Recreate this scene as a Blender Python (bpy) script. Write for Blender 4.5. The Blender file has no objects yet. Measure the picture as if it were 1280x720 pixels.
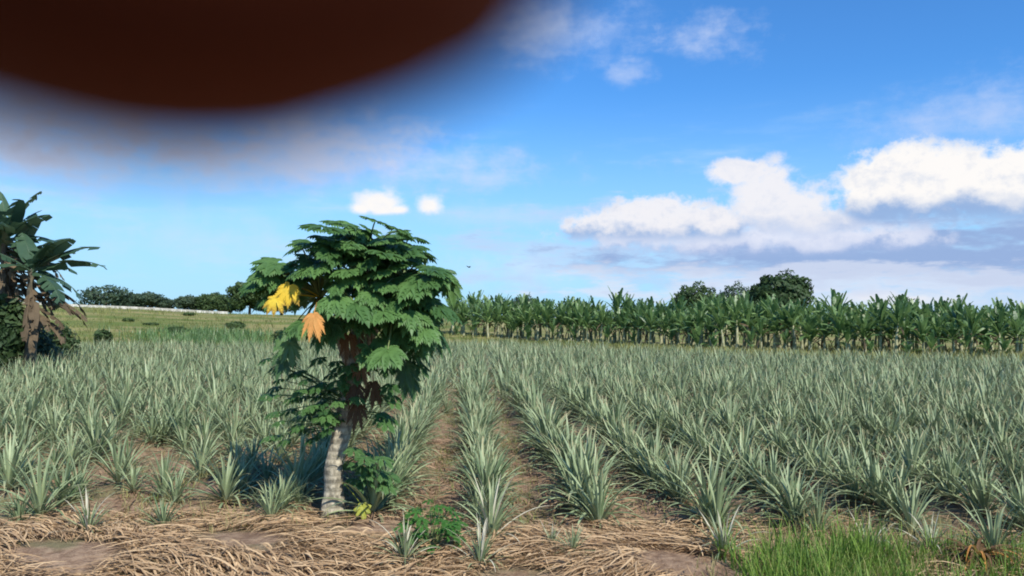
import bpy, math, random
import numpy as np
from mathutils import Vector, Matrix

random.seed(7)
RNG = np.random.default_rng(7)
SC = bpy.context.scene
COL = SC.collection
R = math.radians

# ------------------------------------------------------------------ camera
CAM_H = 2.6
FPX = 1000.0                       # focal length in pixels of the 1280 px wide photograph
PITCH = math.atan(36 / FPX)
ROLL = math.atan(12 / 1280)
_f = Vector((0, math.cos(PITCH), math.sin(PITCH)))
_r0 = Vector((1, 0, 0))
_u0 = Vector((0, -math.sin(PITCH), math.cos(PITCH)))
CR = (_r0 * math.cos(ROLL) + _u0 * math.sin(ROLL)).normalized()
CU = (_u0 * math.cos(ROLL) - _r0 * math.sin(ROLL)).normalized()
CF = _f.normalized()
CO = Vector((0, 0, CAM_H))
cam_data = bpy.data.cameras.new("camera")
cam = bpy.data.objects.new("camera", cam_data)
COL.objects.link(cam)
m = Matrix((CR, CU, -CF)).transposed().to_4x4()
m.translation = CO
cam.matrix_world = m
cam_data.sensor_width = 36
cam_data.lens = FPX / 1280 * 36
cam_data.clip_start = 0.001
cam_data.clip_end = 6000
cam_data.dof.use_dof = True
cam_data.dof.focus_distance = 16.0
cam_data.dof.aperture_fstop = 8.0
SC.camera = cam

# ------------------------------------------------------------------ world, sun, exposure
SUN_AZ, SUN_EL = 152.0, 45.0       # azimuth clockwise from the view direction (+Y)
SUN_DIR = Vector((math.sin(R(SUN_AZ)) * math.cos(R(SUN_EL)), math.cos(R(SUN_AZ)) * math.cos(R(SUN_EL)), math.sin(R(SUN_EL))))
sun_d = bpy.data.lights.new("sun", 'SUN')
sun_d.energy = 4.2
sun_d.angle = R(0.5)
sun_d.color = (1.0, 0.95, 0.87)
sun = bpy.data.objects.new("sun", sun_d)
sun.rotation_euler = SUN_DIR.to_track_quat('Z', 'Y').to_euler()
sun.location = (20, -10, 40)
COL.objects.link(sun)

SC.view_settings.view_transform = 'Standard'
SC.view_settings.look = 'None'
SC.view_settings.exposure = 0.45
SC.view_settings.gamma = 1.0
SC.view_settings.use_curve_mapping = False
SC.cycles.use_denoising = True
SC.cycles.max_bounces = 8
SC.cycles.transparent_max_bounces = 8
SC.cycles.pixel_filter_type = 'BLACKMAN_HARRIS'
SC.cycles.filter_width = 1.9


class E:
    """tiny expression wrapper round shader math nodes"""
    tree = None

    def __init__(self, s): self.s = s

    @staticmethod
    def op(kind, *a, clamp=False):
        n = E.tree.nodes.new('ShaderNodeMath')
        n.operation = kind
        n.use_clamp = clamp
        for i, v in enumerate(a):
            if isinstance(v, E): E.tree.links.new(v.s, n.inputs[i])
            else: n.inputs[i].default_value = v
        return E(n.outputs[0])

    def __add__(s, o): return E.op('ADD', s, o)
    __radd__ = __add__
    def __sub__(s, o): return E.op('SUBTRACT', s, o)
    def __rsub__(s, o): return E.op('SUBTRACT', o, s)
    def __mul__(s, o): return E.op('MULTIPLY', s, o)
    __rmul__ = __mul__
    def __truediv__(s, o): return E.op('DIVIDE', s, o)


def smooth(x, a, b):
    n = E.tree.nodes.new('ShaderNodeMapRange')
    n.interpolation_type = 'SMOOTHSTEP'
    E.tree.links.new(x.s, n.inputs[0])
    n.inputs[1].default_value = a
    n.inputs[2].default_value = b
    n.inputs[3].default_value = 0
    n.inputs[4].default_value = 1
    return E(n.outputs[0])


def noise(vec, scale, detail=4, rough=0.55, dist=0.0):
    n = E.tree.nodes.new('ShaderNodeTexNoise')
    n.inputs['Scale'].default_value = scale
    n.inputs['Detail'].default_value = detail
    n.inputs['Roughness'].default_value = rough
    n.inputs['Distortion'].default_value = dist
    if vec is not None: E.tree.links.new(vec, n.inputs['Vector'])
    return E(n.outputs['Fac'])


def combine(x, y, z):
    n = E.tree.nodes.new('ShaderNodeCombineXYZ')
    for i, v in enumerate((x, y, z)):
        if isinstance(v, E): E.tree.links.new(v.s, n.inputs[i])
        else: n.inputs[i].default_value = v
    return n.outputs[0]


def mixc(fac, a, b):
    n = E.tree.nodes.new('ShaderNodeMix')
    n.data_type = 'RGBA'
    if isinstance(fac, E): E.tree.links.new(fac.s, n.inputs[0])
    else: n.inputs[0].default_value = fac
    for sock, v in ((n.inputs[6], a), (n.inputs[7], b)):
        if isinstance(v, (tuple, list)): sock.default_value = (*v[:3], 1)
        else: E.tree.links.new(v, sock)
    return n.outputs[2]


def pix_ray(px, py):
    return (CF + CR * ((px - 640) / FPX) - CU * ((py - 360) / FPX)).normalized()


def at(px, py, Y):
    """the point at world depth Y seen at photograph pixel (px, py)"""
    d = pix_ray(px, py)
    return CO + d * (Y / d.y)


def uv_of(px, py):
    d = pix_ray(px, py)
    return math.atan2(d.x, d.y), d.z / math.hypot(d.x, d.y)


world = bpy.data.worlds.new("World")
SC.world = world
world.use_nodes = True
wt = world.node_tree
wt.nodes.clear()
E.tree = wt
wout = wt.nodes.new('ShaderNodeOutputWorld')
bg = wt.nodes.new('ShaderNodeBackground')
bg.inputs['Strength'].default_value = 0.09
sky = wt.nodes.new('ShaderNodeTexSky')
sky.sky_type = 'NISHITA'
sky.sun_disc = False
sky.sun_elevation = R(SUN_EL)
sky.sun_rotation = R(SUN_AZ)
sky.air_density = 1.0
sky.dust_density = 0.3
sky.ozone_density = 3.0
hs = wt.nodes.new('ShaderNodeHueSaturation')
hs.inputs['Saturation'].default_value = 1.0
hs.inputs['Value'].default_value = 1.0
wt.links.new(sky.outputs[0], hs.inputs['Color'])
tc = wt.nodes.new('ShaderNodeTexCoord')
sep = wt.nodes.new('ShaderNodeSeparateXYZ')
wt.links.new(tc.outputs['Generated'], sep.inputs[0])
wx, wy, wz = E(sep.outputs[0]), E(sep.outputs[1]), E(sep.outputs[2])
U = E.op('ARCTAN2', wx, wy)
V = wz / E.op('MAXIMUM', E.op('SQRT', wx * wx + wy * wy), 0.02)
def sc_(c, k=0.655): return tuple(x * k for x in c)


P1 = combine(U, V, 0.0)
n_big = noise(P1, 9.0, 5, 0.55) - 0.5
n_mid = noise(combine(U, V * 1.15, 3.7), 24.0, 5, 0.6) - 0.5
n_fine = noise(combine(U, V * 1.2, 9.1), 60.0, 5, 0.65) - 0.5
n_str = noise(combine(U * 1.0, V * 5.5, 5.0), 5.0, 6, 0.6) - 0.5       # drawn-out layers
n_str2 = noise(combine(U * 1.0, V * 4.0, 8.0), 14.0, 5, 0.6) - 0.5


def blob(px, py, w, h, k=1.0):
    """1 at the centre of a cloud puff seen w by h pixels across, falling to 0 at its rim and below 0 outside"""
    u, v = uv_of(px, py)
    a = (U - u) * (1.75 * FPX / w)
    b = (V - v) * (1.75 * FPX / h)
    return (1.0 - E.op('SQRT', a * a + b * b)) * k


def union(items):
    r = items[0]
    for i in items[1:]: r = E.op('SMOOTH_MAX', r, i, 0.18)
    return r


def cumulus(puffs, base_y, soft=0.16, amp=1.0, base_px=10):
    d = union([blob(*p) for p in puffs])
    d = d + n_big * (0.7 * amp) + n_mid * (1.15 * amp) + n_fine * (0.55 * amp)
    a = smooth(d, 0.0, soft * 1.5)
    _, vb = uv_of(puffs[0][0], base_y)
    flat = smooth(V - vb + n_mid * 0.012, -base_px / FPX, base_px / FPX)
    return a * flat, d, V - vb


tint = wt.nodes.new('ShaderNodeMix')
tint.data_type = 'RGBA'
tint.blend_type = 'MULTIPLY'
tint.inputs[0].default_value = 1.0
wt.links.new(hs.outputs[0], tint.inputs[6])
tint.inputs[7].default_value = (0.47, 1.0, 1.50, 1)
col = tint.outputs[2]
# pale moist air low over the horizon
low = smooth(V, 0.30, 0.0)
col = mixc(low * 0.8, col, (3.7, 6.0, 8.1))
# thin pale veils between 0 and 12 degrees
veil = smooth(n_str + n_str2 * 0.5, -0.02, 0.32) * smooth(V, 0.0, 0.04) * smooth(V, 0.30, 0.12)
col = mixc(veil * 0.45, col, sc_((7.4, 9.9, 12.2)))


def wisp(cx, cy, w, h, strength, colr, amp=0.9):
    global col
    d = blob(cx, cy, w * 1.25, h * 1.25) + n_big * (amp * 1.6) + n_mid * (amp * 1.7) + n_fine * (amp * 0.7) + n_str2 * (0.9 * amp)
    col = mixc(smooth(d, -0.1, 1.5) * strength, col, sc_(colr))


PALE = (8.6, 9.6, 12.0)
LILAC = (7.2, 8.6, 12.0)
SHADE_ = (4.6, 6.2, 9.2)
# high thin wisps
wisp(895, 42, 95, 62, 0.75, PALE); wisp(790, 91, 60, 30, 0.5, PALE); wisp(690, 38, 190, 80, 0.65, LILAC)
wisp(1215, 140, 210, 66, 0.7, LILAC); wisp(605, 222, 90, 20, 0.7, PALE, 0.5)
wisp(330, 200, 620, 62, 1.0, LILAC, 0.8); wisp(60, 200, 340, 70, 1.0, LILAC, 0.7)
wisp(430, 175, 200, 70, 1.0, LILAC); wisp(40, 125, 230, 130, 1.0, (4.0, 4.3, 5.4), 0.4); wisp(180, 170, 200, 60, 0.8, (5.4, 5.6, 7.2), 0.6); wisp(210, 180, 160, 50, 0.4, (4.8, 5.2, 6.6), 0.7)
wisp(560, 200, 180, 26, 0.5, PALE, 0.6); wisp(660, 335, 150, 70, 0.5, (10.4, 10.6, 12.4), 0.8); wisp(620, 270, 260, 30, 0.5, PALE, 0.6)
wisp(280, 300, 300, 60, 0.4, PALE, 0.8)
# broad grey-lilac layers low on the right
lay = smooth(blob(1110, 325, 1060, 180) + n_str * 2.0 + n_str2 * 1.2 + n_mid * 0.8, 0.0, 0.7)
col = mixc(lay * 0.85, col, sc_((6.3, 8.5, 11.8)))
lay2 = smooth(blob(1110, 318, 800, 90) + n_str2 * 2.2 + n_big * 0.9, 0.1, 0.7)
col = mixc(lay2 * 0.9, col, sc_((3.7, 5.3, 8.9)))
lay3 = smooth(blob(1010, 352, 800, 60) + n_str2 * 2.4 - n_str * 0.8, 0.25, 0.7)
col = mixc(lay3 * 0.6, col, sc_((9.6, 10.2, 11.8)))
wisp(1110, 376, 260, 22, 0.9, (11.5, 11.3, 11.6), 0.6)


def put(puffs, base_y, light, shade, h0, h1, soft=0.16, amp=1.0, base_px=10, op=1.0):
    """white tops, blue-grey bases: shade takes over between h0 and h1 pixels above the base"""
    global col
    a, d, hgt = cumulus(puffs, base_y, soft, amp, base_px)
    lit = smooth(hgt + n_mid * 0.05 + n_big * 0.03 + d * 0.01, h0 / FPX, h1 / FPX)
    light, shade = sc_(light), sc_(shade)
    core = mixc(lit, shade, light)
    core = mixc(smooth(n_mid * 1.0 + n_fine * 0.9, -0.05, 0.3) * 0.30, core, shade)
    col = mixc(a * op, col, core)


WHITE = (12.3, 12.0, 11.8)
CREAM = (11.4, 11.2, 11.6)
SHADE = (3.9, 5.8, 9.4)
put([(930, 300, 420, 60), (1060, 300, 220, 44), (800, 294, 200, 36)], 318, (10.0, 10.4, 12.0), (5.2, 6.6, 10.0), 4, 30, 0.5, 1.5, 9, 0.9)
put([(815, 285, 150, 92), (765, 290, 120, 56), (880, 290, 110, 62)], 298, CREAM, SHADE, 6, 26, 0.22, 1.0, 9, 0.95)
put([(960, 245, 84, 96), (985, 262, 110, 66), (930, 215, 90, 34), (1010, 280, 110, 50)], 290, CREAM, (6.8, 8.0, 10.6), 4, 34, 0.28, 0.9, 12, 0.95)
put([(1130, 228, 130, 88), (1190, 226, 140, 82), (1262, 232, 180, 90), (1110, 248, 110, 56)], 280, WHITE, SHADE, 14, 40, 0.22, 0.85, 16)
put([(475, 256, 70, 44), (452, 262, 34, 22), (498, 263, 36, 20)], 268, WHITE, (9.6, 10.4, 12.0), -2, 12, 0.45, 0.95, 4)
put([(537, 258, 38, 32)], 268, WHITE, (9.6, 10.4, 12.0), -2, 12, 0.5, 0.9, 4)
wt.links.new(col, bg.inputs['Color'])
wt.links.new(bg.outputs[0], wout.inputs['Surface'])


# ------------------------------------------------------------------ helpers
def tag(o, label=None, cat=None, group=None, kind=None):
    if label: o['label'] = label
    if cat: o['category'] = cat
    if group: o['group'] = group
    if kind: o['kind'] = kind
    return o


def empty(name, loc=(0, 0, 0), rz=0):
    o = bpy.data.objects.new(name, None)
    o.empty_display_size = 0.2
    o.location = loc
    o.rotation_euler = (0, 0, rz)
    COL.objects.link(o)
    return o


def make_mesh(name, V_, F_, mat, var=None, t=None, smooth_=True):
    V_ = np.asarray(V_, dtype=np.float32)
    F_ = np.asarray(F_, dtype=np.int32)
    me = bpy.data.meshes.new(name)
    me.vertices.add(len(V_))
    me.vertices.foreach_set('co', V_.ravel())
    nf = len(F_)
    me.loops.add(nf * 4)
    me.loops.foreach_set('vertex_index', F_.ravel())
    me.polygons.add(nf)
    me.polygons.foreach_set('loop_start', np.arange(0, nf * 4, 4, dtype=np.int32))
    me.polygons.foreach_set('use_smooth', np.full(nf, smooth_, dtype=bool))
    for nm, arr in (('var', var), ('along', t)):
        if arr is not None:
            a = me.attributes.new(nm, 'FLOAT', 'POINT')
            a.data.foreach_set('value', np.asarray(arr, dtype=np.float32).ravel())
    me.update(calc_edges=True)
    if isinstance(mat, (list, tuple)):
        for q in mat: me.materials.append(q)
    elif mat: me.materials.append(mat)
    return me


def link(name, me, parent=None, loc=None):
    o = bpy.data.objects.new(name, me)
    COL.objects.link(o)
    if parent: o.parent = parent
    if loc is not None: o.location = loc
    return o


class Acc:
    """collects vertex/quad arrays"""
    def __init__(s): s.V, s.F, s.a, s.t, s.n = [], [], [], [], 0

    def add(s, V_, F_, var, t):
        s.V.append(V_); s.F.append(np.asarray(F_) + s.n)
        s.a.append(np.full(len(V_), var) if np.isscalar(var) else var); s.t.append(t); s.n += len(V_)

    def arrays(s):
        return np.concatenate(s.V), np.concatenate(s.F), np.concatenate(s.a), np.concatenate(s.t)

    def mesh(s, name, mat, smooth_=True):
        V_, F_, a, t = s.arrays()
        return make_mesh(name, V_, F_, mat, a, t, smooth_)


def ribbon(path, width, side, fold=0.0, up=None):
    """a strip along path (n,3); width (n,); side (n,3) unit; fold lifts the two edges"""
    n = len(path)
    w = np.asarray(width)[:, None] * 0.5
    if fold:
        if up is None: up = np.tile([0, 0, 1.0], (n, 1))
        e = up * w * fold
        V_ = np.stack([path - side * w + e, path, path + side * w + e], 1).reshape(-1, 3)
        k = 3
    else:
        V_ = np.stack([path - side * w, path + side * w], 1).reshape(-1, 3)
        k = 2
    F_ = []
    for i in range(n - 1):
        for j in range(k - 1):
            a = i * k + j
            F_.append((a, a + 1, a + k + 1, a + k))
    t = np.repeat(np.linspace(0, 1, n), k)
    return V_, np.array(F_), t


def arc_path(phi, L, e0, drop, n, twist=0.0, p=1.6):
    """path leaving the origin at heading phi, elevation e0, bending down by drop radians"""
    ts = np.linspace(0, 1, n)
    el = e0 - drop * ts ** p
    az = phi + twist * ts
    d = np.stack([np.cos(el) * np.cos(az), np.cos(el) * np.sin(az), np.sin(el)], 1)
    st = np.concatenate([[0], np.full(n - 1, L / (n - 1))])
    path = np.cumsum(np.concatenate([np.zeros((1, 3)), (d[:-1] + d[1:]) / 2]) * st[:, None], 0)
    side = np.stack([-np.sin(az), np.cos(az), np.zeros(n)], 1)
    up = np.cross(d, side)
    up[up[:, 2] < 0] *= -1
    return path, side, up, ts


def tube(pts, radii, k=8, cap=True):
    pts = np.asarray(pts, float); n = len(pts)
    V_, F_ = [], []
    for i in range(n):
        d = pts[min(i + 1, n - 1)] - pts[max(i - 1, 0)]
        d = d / (np.linalg.norm(d) + 1e-9)
        a = np.cross(d, [0, 1.0, 0.13]); a /= np.linalg.norm(a) + 1e-9
        b = np.cross(d, a)
        for j in range(k):
            q = 2 * math.pi * j / k
            V_.append(pts[i] + radii[i] * (math.cos(q) * a + math.sin(q) * b))
    for i in range(n - 1):
        for j in range(k):
            F_.append((i * k + j, i * k + (j + 1) % k, (i + 1) * k + (j + 1) % k, (i + 1) * k + j))
    t = np.repeat(np.linspace(0, 1, n), k)
    return np.array(V_), np.array(F_), t


# ------------------------------------------------------------------ materials
def new_mat(name):
    mt = bpy.data.materials.new(name)
    mt.use_nodes = True
    E.tree = mt.node_tree
    b = mt.node_tree.nodes['Principled BSDF']
    return mt, b


def attr(name):
    n = E.tree.nodes.new('ShaderNodeAttribute')
    n.attribute_name = name
    return E(n.outputs['Fac'])


def leaf_mat(name, c1, c2, tip=None, tip_at=0.8, rough=0.5, trans=0.3, base=None, spec=0.4, rnd=0.35, tcol=None):
    """two-tone leaf; each leaf and each plant its own shade; optional dry tips and pale bases"""
    mt, b = new_mat(name)
    nt = mt.node_tree
    var = attr('var')
    al = attr('along')
    oi = nt.nodes.new('ShaderNodeObjectInfo')
    orr = E(oi.outputs['Random'])
    fac = E.op('ADD', var * (1 - rnd), orr * rnd, clamp=True)
    c = mixc(fac, c1, c2)
    tcd = nt.nodes.new('ShaderNodeTexCoord')
    nn = noise(tcd.outputs['Object'], 6.0, 4, 0.6)
    c = mixc(smooth(nn, 0.45, 0.75) * 0.35, c, tuple(x * 0.62 for x in c1))
    if base: c = mixc(smooth(al, 0.22, 0.0) * 0.8, c, base)
    if tip: c = mixc(smooth(al + var * 0.25 + (nn - 0.5) * 0.3, tip_at, tip_at + 0.25) * 0.85, c, tip)
    nt.links.new(c, b.inputs['Base Color'])
    b.inputs['Roughness'].default_value = rough
    b.inputs['Specular IOR Level'].default_value = spec
    if trans > 0:
        tr = nt.nodes.new('ShaderNodeBsdfTranslucent')
        tm = mixc(0.5, c, tcol or tuple(min(1, x * 1.6) for x in c2))
        nt.links.new(tm, tr.inputs['Color'])
        mx = nt.nodes.new('ShaderNodeMixShader')
        mx.inputs[0].default_value = trans
        nt.links.new(b.outputs[0], mx.inputs[1])
        nt.links.new(tr.outputs[0], mx.inputs[2])
        nt.links.new(mx.outputs[0], nt.nodes['Material Output'].inputs['Surface'])
    return mt


M = {}
M['pine'] = leaf_mat('pineapple_leaf', (0.070, 0.118, 0.044), (0.395, 0.465, 0.250), tip=(0.38, 0.31, 0.16), tip_at=0.92, rough=0.5, trans=0.10, base=(0.34, 0.36, 0.24), spec=0.42)
M['pine_dead'] = leaf_mat('dead_pineapple_leaf', (0.20, 0.11, 0.06), (0.46, 0.34, 0.21), rough=0.8, trans=0.1, spec=0.1)
M['pine_pale'] = leaf_mat('bleached_leaf', (0.40, 0.38, 0.27), (0.60, 0.56, 0.42), rough=0.7, trans=0.1, spec=0.1)
M['straw'] = leaf_mat('straw', (0.23, 0.135, 0.070), (0.68, 0.49, 0.28), rough=0.75, trans=0.08, spec=0.15)
M['banana'] = leaf_mat('banana_leaf', (0.040, 0.100, 0.034), (0.190, 0.300, 0.095), tip=(0.30, 0.24, 0.09), tip_at=1.0, rough=0.42, trans=0.3, spec=0.5)
M['banana_dark'] = leaf_mat('dark_banana_leaf', (0.026, 0.062, 0.036), (0.085, 0.150, 0.075), rough=0.4, trans=0.22, spec=0.5)
M['banana_dead'] = leaf_mat('dead_banana_leaf', (0.045, 0.034, 0.022), (0.19, 0.14, 0.085), rough=0.85, trans=0.12, spec=0.1)
M['papaya'] = leaf_mat('papaya_leaf', (0.024, 0.078, 0.022), (0.140, 0.265, 0.075), rough=0.45, trans=0.28, spec=0.45)
M['papaya_light'] = leaf_mat('young_papaya_leaf', (0.04, 0.11, 0.035), (0.13, 0.24, 0.07), rough=0.5, trans=0.3, spec=0.4)
M['yellow'] = leaf_mat('yellow_leaf', (0.66, 0.42, 0.03), (0.90, 0.68, 0.08), tip=(0.35, 0.20, 0.05), tip_at=0.45, rough=0.55, trans=0.35, spec=0.2)
M['orange'] = leaf_mat('orange_leaf', (0.42, 0.17, 0.04), (0.80, 0.42, 0.13), rough=0.65, trans=0.25, spec=0.2)
M['brown'] = leaf_mat('withered_leaf', (0.06, 0.035, 0.02), (0.20, 0.12, 0.06), rough=0.8, trans=0.12, spec=0.1)
M['petiole'] = leaf_mat('petiole', (0.10, 0.16, 0.05), (0.26, 0.30, 0.12), rough=0.5, trans=0.0)
M['grass'] = leaf_mat('grass_blade', (0.045, 0.115, 0.016), (0.21, 0.32, 0.050), tip=(0.42, 0.36, 0.15), tip_at=0.93, rough=0.55, trans=0.25, spec=0.25)
M['grass_dry'] = leaf_mat('dry_grass_blade', (0.19, 0.19, 0.07), (0.42, 0.36, 0.17), rough=0.7, trans=0.2, spec=0.15)
M['meadow'] = leaf_mat('meadow_blade', (0.070, 0.118, 0.026), (0.33, 0.31, 0.110), rough=0.65, trans=0.2, spec=0.15)
M['weed'] = leaf_mat('weed_leaf', (0.030, 0.115, 0.018), (0.090, 0.22, 0.040), rough=0.5, trans=0.3)
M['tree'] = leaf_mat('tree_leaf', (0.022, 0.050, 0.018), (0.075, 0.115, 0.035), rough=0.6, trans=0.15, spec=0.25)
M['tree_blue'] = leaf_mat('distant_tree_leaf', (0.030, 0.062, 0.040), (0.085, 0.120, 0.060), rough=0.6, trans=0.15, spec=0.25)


def bark_mat(name, c1, c2, ring=0.0, scale=9.0):
    mt, b = new_mat(name)
    nt = mt.node_tree
    tcd = nt.nodes.new('ShaderNodeTexCoord')
    mp = nt.nodes.new('ShaderNodeMapping')
    mp.inputs['Scale'].default_value = (1, 1, 0.45)
    nt.links.new(tcd.outputs['Object'], mp.inputs[0])
    nn = noise(mp.outputs[0], scale, 6, 0.65)
    c = mixc(smooth(nn, 0.35, 0.68), c1, c2)
    sp = nt.nodes.new('ShaderNodeSeparateXYZ')
    nt.links.new(tcd.outputs['Object'], sp.inputs[0])
    h = nn
    if ring:
        z = E(sp.outputs[2])
        w = E.op('SINE', z * ring + nn * 5.0)
        c = mixc(smooth(w + nn * 1.2 - 0.6, 0.55, 0.95) * 0.4, c, tuple(x * 0.5 for x in c1))
        h = nn * 0.6 + w * -0.3
    nt.links.new(c, b.inputs['Base Color'])
    b.inputs['Roughness'].default_value = 0.85
    bm_ = nt.nodes.new('ShaderNodeBump')
    bm_.inputs['Strength'].default_value = 0.6
    bm_.inputs['Distance'].default_value = 0.02
    nt.links.new(h.s, bm_.inputs['Height'])
    nt.links.new(bm_.outputs[0], b.inputs['Normal'])
    return mt


M['papaya_bark'] = bark_mat('papaya_bark', (0.19, 0.165, 0.115), (0.52, 0.46, 0.33), ring=62.0, scale=16.0)
M['bark'] = bark_mat('tree_bark', (0.07, 0.05, 0.035), (0.16, 0.12, 0.09))
M['pseudostem'] = bark_mat('banana_stem', (0.20, 0.21, 0.10), (0.52, 0.50, 0.32), scale=5.0)
M['pseudostem_dark'] = bark_mat('old_banana_stem', (0.05, 0.045, 0.03), (0.15, 0.13, 0.08), scale=5.0)
M['concrete'] = bark_mat('concrete', (0.36, 0.34, 0.28), (0.70, 0.67, 0.58), scale=1.6)


# ------------------------------------------------------------------ terrain
def sstep(x, a, b):
    t = np.clip((x - a) / (b - a), 0, 1)
    return t * t * (3 - 2 * t)


ROW0, ROW_D = 0.20, 1.33


def wob(x, y):
    return (np.sin(x * 1.7 + y * 0.6) + np.sin(x * 0.53 - y * 1.31 + 2) + np.sin(x * 3.1 + 1.3 * y + 1) * 0.5 + np.sin(y * 4.3 - x * 2.2) * 0.35) / 2.85


def gh(x, y):
    """ground height"""
    x = np.asarray(x, float); y = np.asarray(y, float)
    c = x + 0.05 * y
    rows = np.cos(2 * math.pi * (c - ROW0) / ROW_D) * 0.055 * sstep(y, 9.0, 11.0) * (1 - sstep(y, 34, 44))
    z = rows + 0.028 * wob(x, y)
    # the straw bank in the near left
    z = z + 0.13 * np.exp(-((y - 8.6) / 0.9) ** 2) * (0.6 + 0.4 * wob(x * 0.7, y)) * (1 - sstep(x, 1.0, 3.0))
    z = z - 0.10 * np.exp(-((y - 7.3) / 0.6) ** 2)
    # grassy bank rising to the far left
    ang = x / np.maximum(y, 1.0)
    top = np.interp(ang, [-1.2, -0.62, -0.37, -0.24, -0.10, 0.02], [4.9, 4.15, 2.75, 2.2, 1.2, 0.0])
    z = z + top * sstep(y, 54, 150) + 0.12 * wob(x * 0.12, y * 0.1) * sstep(y, 50, 70)
    return z


def axis(fine, lo, hi, far_lo, far_hi, g=1.12):
    a = list(np.arange(lo, hi + 1e-6, fine))
    s, v = fine, hi
    while v < far_hi:
        s *= g; v += s; a.append(v)
    s, v = fine, lo
    while v > far_lo:
        s *= g; v -= s; a.insert(0, v)
    return np.array(a)


xs = axis(0.13, -13, 14, -3200, 3200, 1.06)
ys = axis(0.13, 5.5, 22, -400, 4200, 1.035)
X_, Y_ = np.meshgrid(xs, ys)
Z_ = gh(X_, Y_)
nx, ny = len(xs), len(ys)
Vg = np.stack([X_, Y_, Z_], -1).reshape(-1, 3)
ii = (np.arange(ny - 1)[:, None] * nx + np.arange(nx - 1)[None]).ravel()
Fg = np.stack([ii, ii + 1, ii + nx + 1, ii + nx], 1)


def field_far(x, y):
    """world depth at which the pineapple field ends, by bearing"""
    a = np.asarray(x) / np.maximum(np.asarray(y), 1)
    return 1.06 * np.interp(a, [-0.8, -0.64, -0.28, -0.04, 0.1, 0.26, 0.56, 0.7], [46, 47, 50, 56, 50, 43.5, 39.5, 38])


meadow = sstep(Vg[:, 1] - field_far(Vg[:, 0], Vg[:, 1]), -0.5, 1.0)
me = make_mesh('ground', Vg, Fg, None, meadow, None)
mt, b = new_mat('soil_and_grass')
nt = mt.node_tree
geo = nt.nodes.new('ShaderNodeNewGeometry')
sp = nt.nodes.new('ShaderNodeSeparateXYZ')
nt.links.new(geo.outputs['Position'], sp.inputs[0])
gx, gy = E(sp.outputs[0]), E(sp.outputs[1])
n1 = noise(geo.outputs['Position'], 0.9, 6, 0.6)
n2 = noise(geo.outputs['Position'], 7.0, 6, 0.65)
n3 = noise(geo.outputs['Position'], 38.0, 5, 0.7)
n4 = noise(combine(gx * 0.6, gy * 1.5, 0.0), 0.09, 5, 0.6)
soil = mixc(smooth(n2, 0.35, 0.7), (0.200, 0.125, 0.078), (0.42, 0.29, 0.185))
soil = mixc(smooth(n3, 0.5, 0.72) * 0.6, soil, (0.47, 0.35, 0.23))
soil = mixc(smooth(n1, 0.46, 0.62) * 0.6, soil, (0.17, 0.18, 0.080))
grs = mixc(smooth(n4, 0.38, 0.62), (0.115, 0.155, 0.036), (0.27, 0.235, 0.095))
grs = mixc(smooth(noise(geo.outputs['Position'], 0.5, 5, 0.6), 0.5, 0.7) * 0.5, grs, (0.24, 0.18, 0.09))
c = mixc(attr('var'), soil, grs)
nt.links.new(c, b.inputs['Base Color'])
b.inputs['Roughness'].default_value = 0.95
b.inputs['Specular IOR Level'].default_value = 0.1
bp = nt.nodes.new('ShaderNodeBump')
bp.inputs['Strength'].default_value = 0.9
bp.inputs['Distance'].default_value = 0.05
nt.links.new((n2 + n3 * 0.5).s, bp.inputs['Height'])
nt.links.new(bp.outputs[0], b.inputs['Normal'])
me.materials.append(mt)
tag(link('ground', me), 'brown soil of the field running into far grass', 'ground', kind='structure')


# ------------------------------------------------------------------ generators
def pine_proto(n_leaves, seg, L, seed, fold=0.55, spread=1.0):
    r = random.Random(seed)
    A = Acc()
    for i in range(n_leaves):
        q = i / max(1, n_leaves - 1)                   # 0 = inner and upright, 1 = outer
        phi = i * 2.39996 + r.uniform(-0.35, 0.35)
        l = L * (0.70 + 0.42 * math.sin(math.pi * min(1, 0.18 + q * 0.75))) * r.uniform(0.85, 1.12)
        e0 = R(86 - 50 * q * spread + r.uniform(-11, 11))
        drop = R(14 + 62 * q) * r.uniform(0.4, 1.6)
        path, side, up, ts = arc_path(phi, l, e0, drop, seg + 1, r.uniform(-0.25, 0.25), 1.7)
        w = 0.041 * r.uniform(0.75, 1.2) * (0.75 + 0.5 * ts) * (1 - ts ** 2.2) + 0.003
        path = path + np.array([math.cos(phi), math.sin(phi), 0]) * 0.025 + np.array([0, 0, 0.10 * (1 - q)])
        V_, F_, t = ribbon(path, w, side, fold, up)
        A.add(V_, F_, r.random(), t)
    return A


def dead_skirt(n, L, seed):
    r = random.Random(seed)
    A = Acc()
    for i in range(n):
        phi = r.uniform(0, 6.283)
        l = L * r.uniform(0.5, 1.0)
        path, side, up, ts = arc_path(phi, l, R(r.uniform(10, 40)), R(r.uniform(30, 70)), 6, r.uniform(-0.6, 0.6), 1.0)
        path[:, 2] = np.maximum(path[:, 2], 0.005 + 0.01 * r.random()) + 0.02
        w = 0.03 * r.uniform(0.6, 1.1) * (1 - ts ** 2) + 0.003
        V_, F_, t = ribbon(path, w, side, 0.35, up)
        A.add(V_, F_, r.random(), t)
    return A


def xform(V_, rz, s, loc, tilt=(0, 0)):
    c, s_ = math.cos(rz), math.sin(rz)
    x = V_[:, 0] * c - V_[:, 1] * s_
    y = V_[:, 0] * s_ + V_[:, 1] * c
    z = V_[:, 2]
    x = x + z * tilt[0]; y = y + z * tilt[1]
    return np.stack([x * s + loc[0], y * s + loc[1], z * s + loc[2]], 1)


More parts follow.
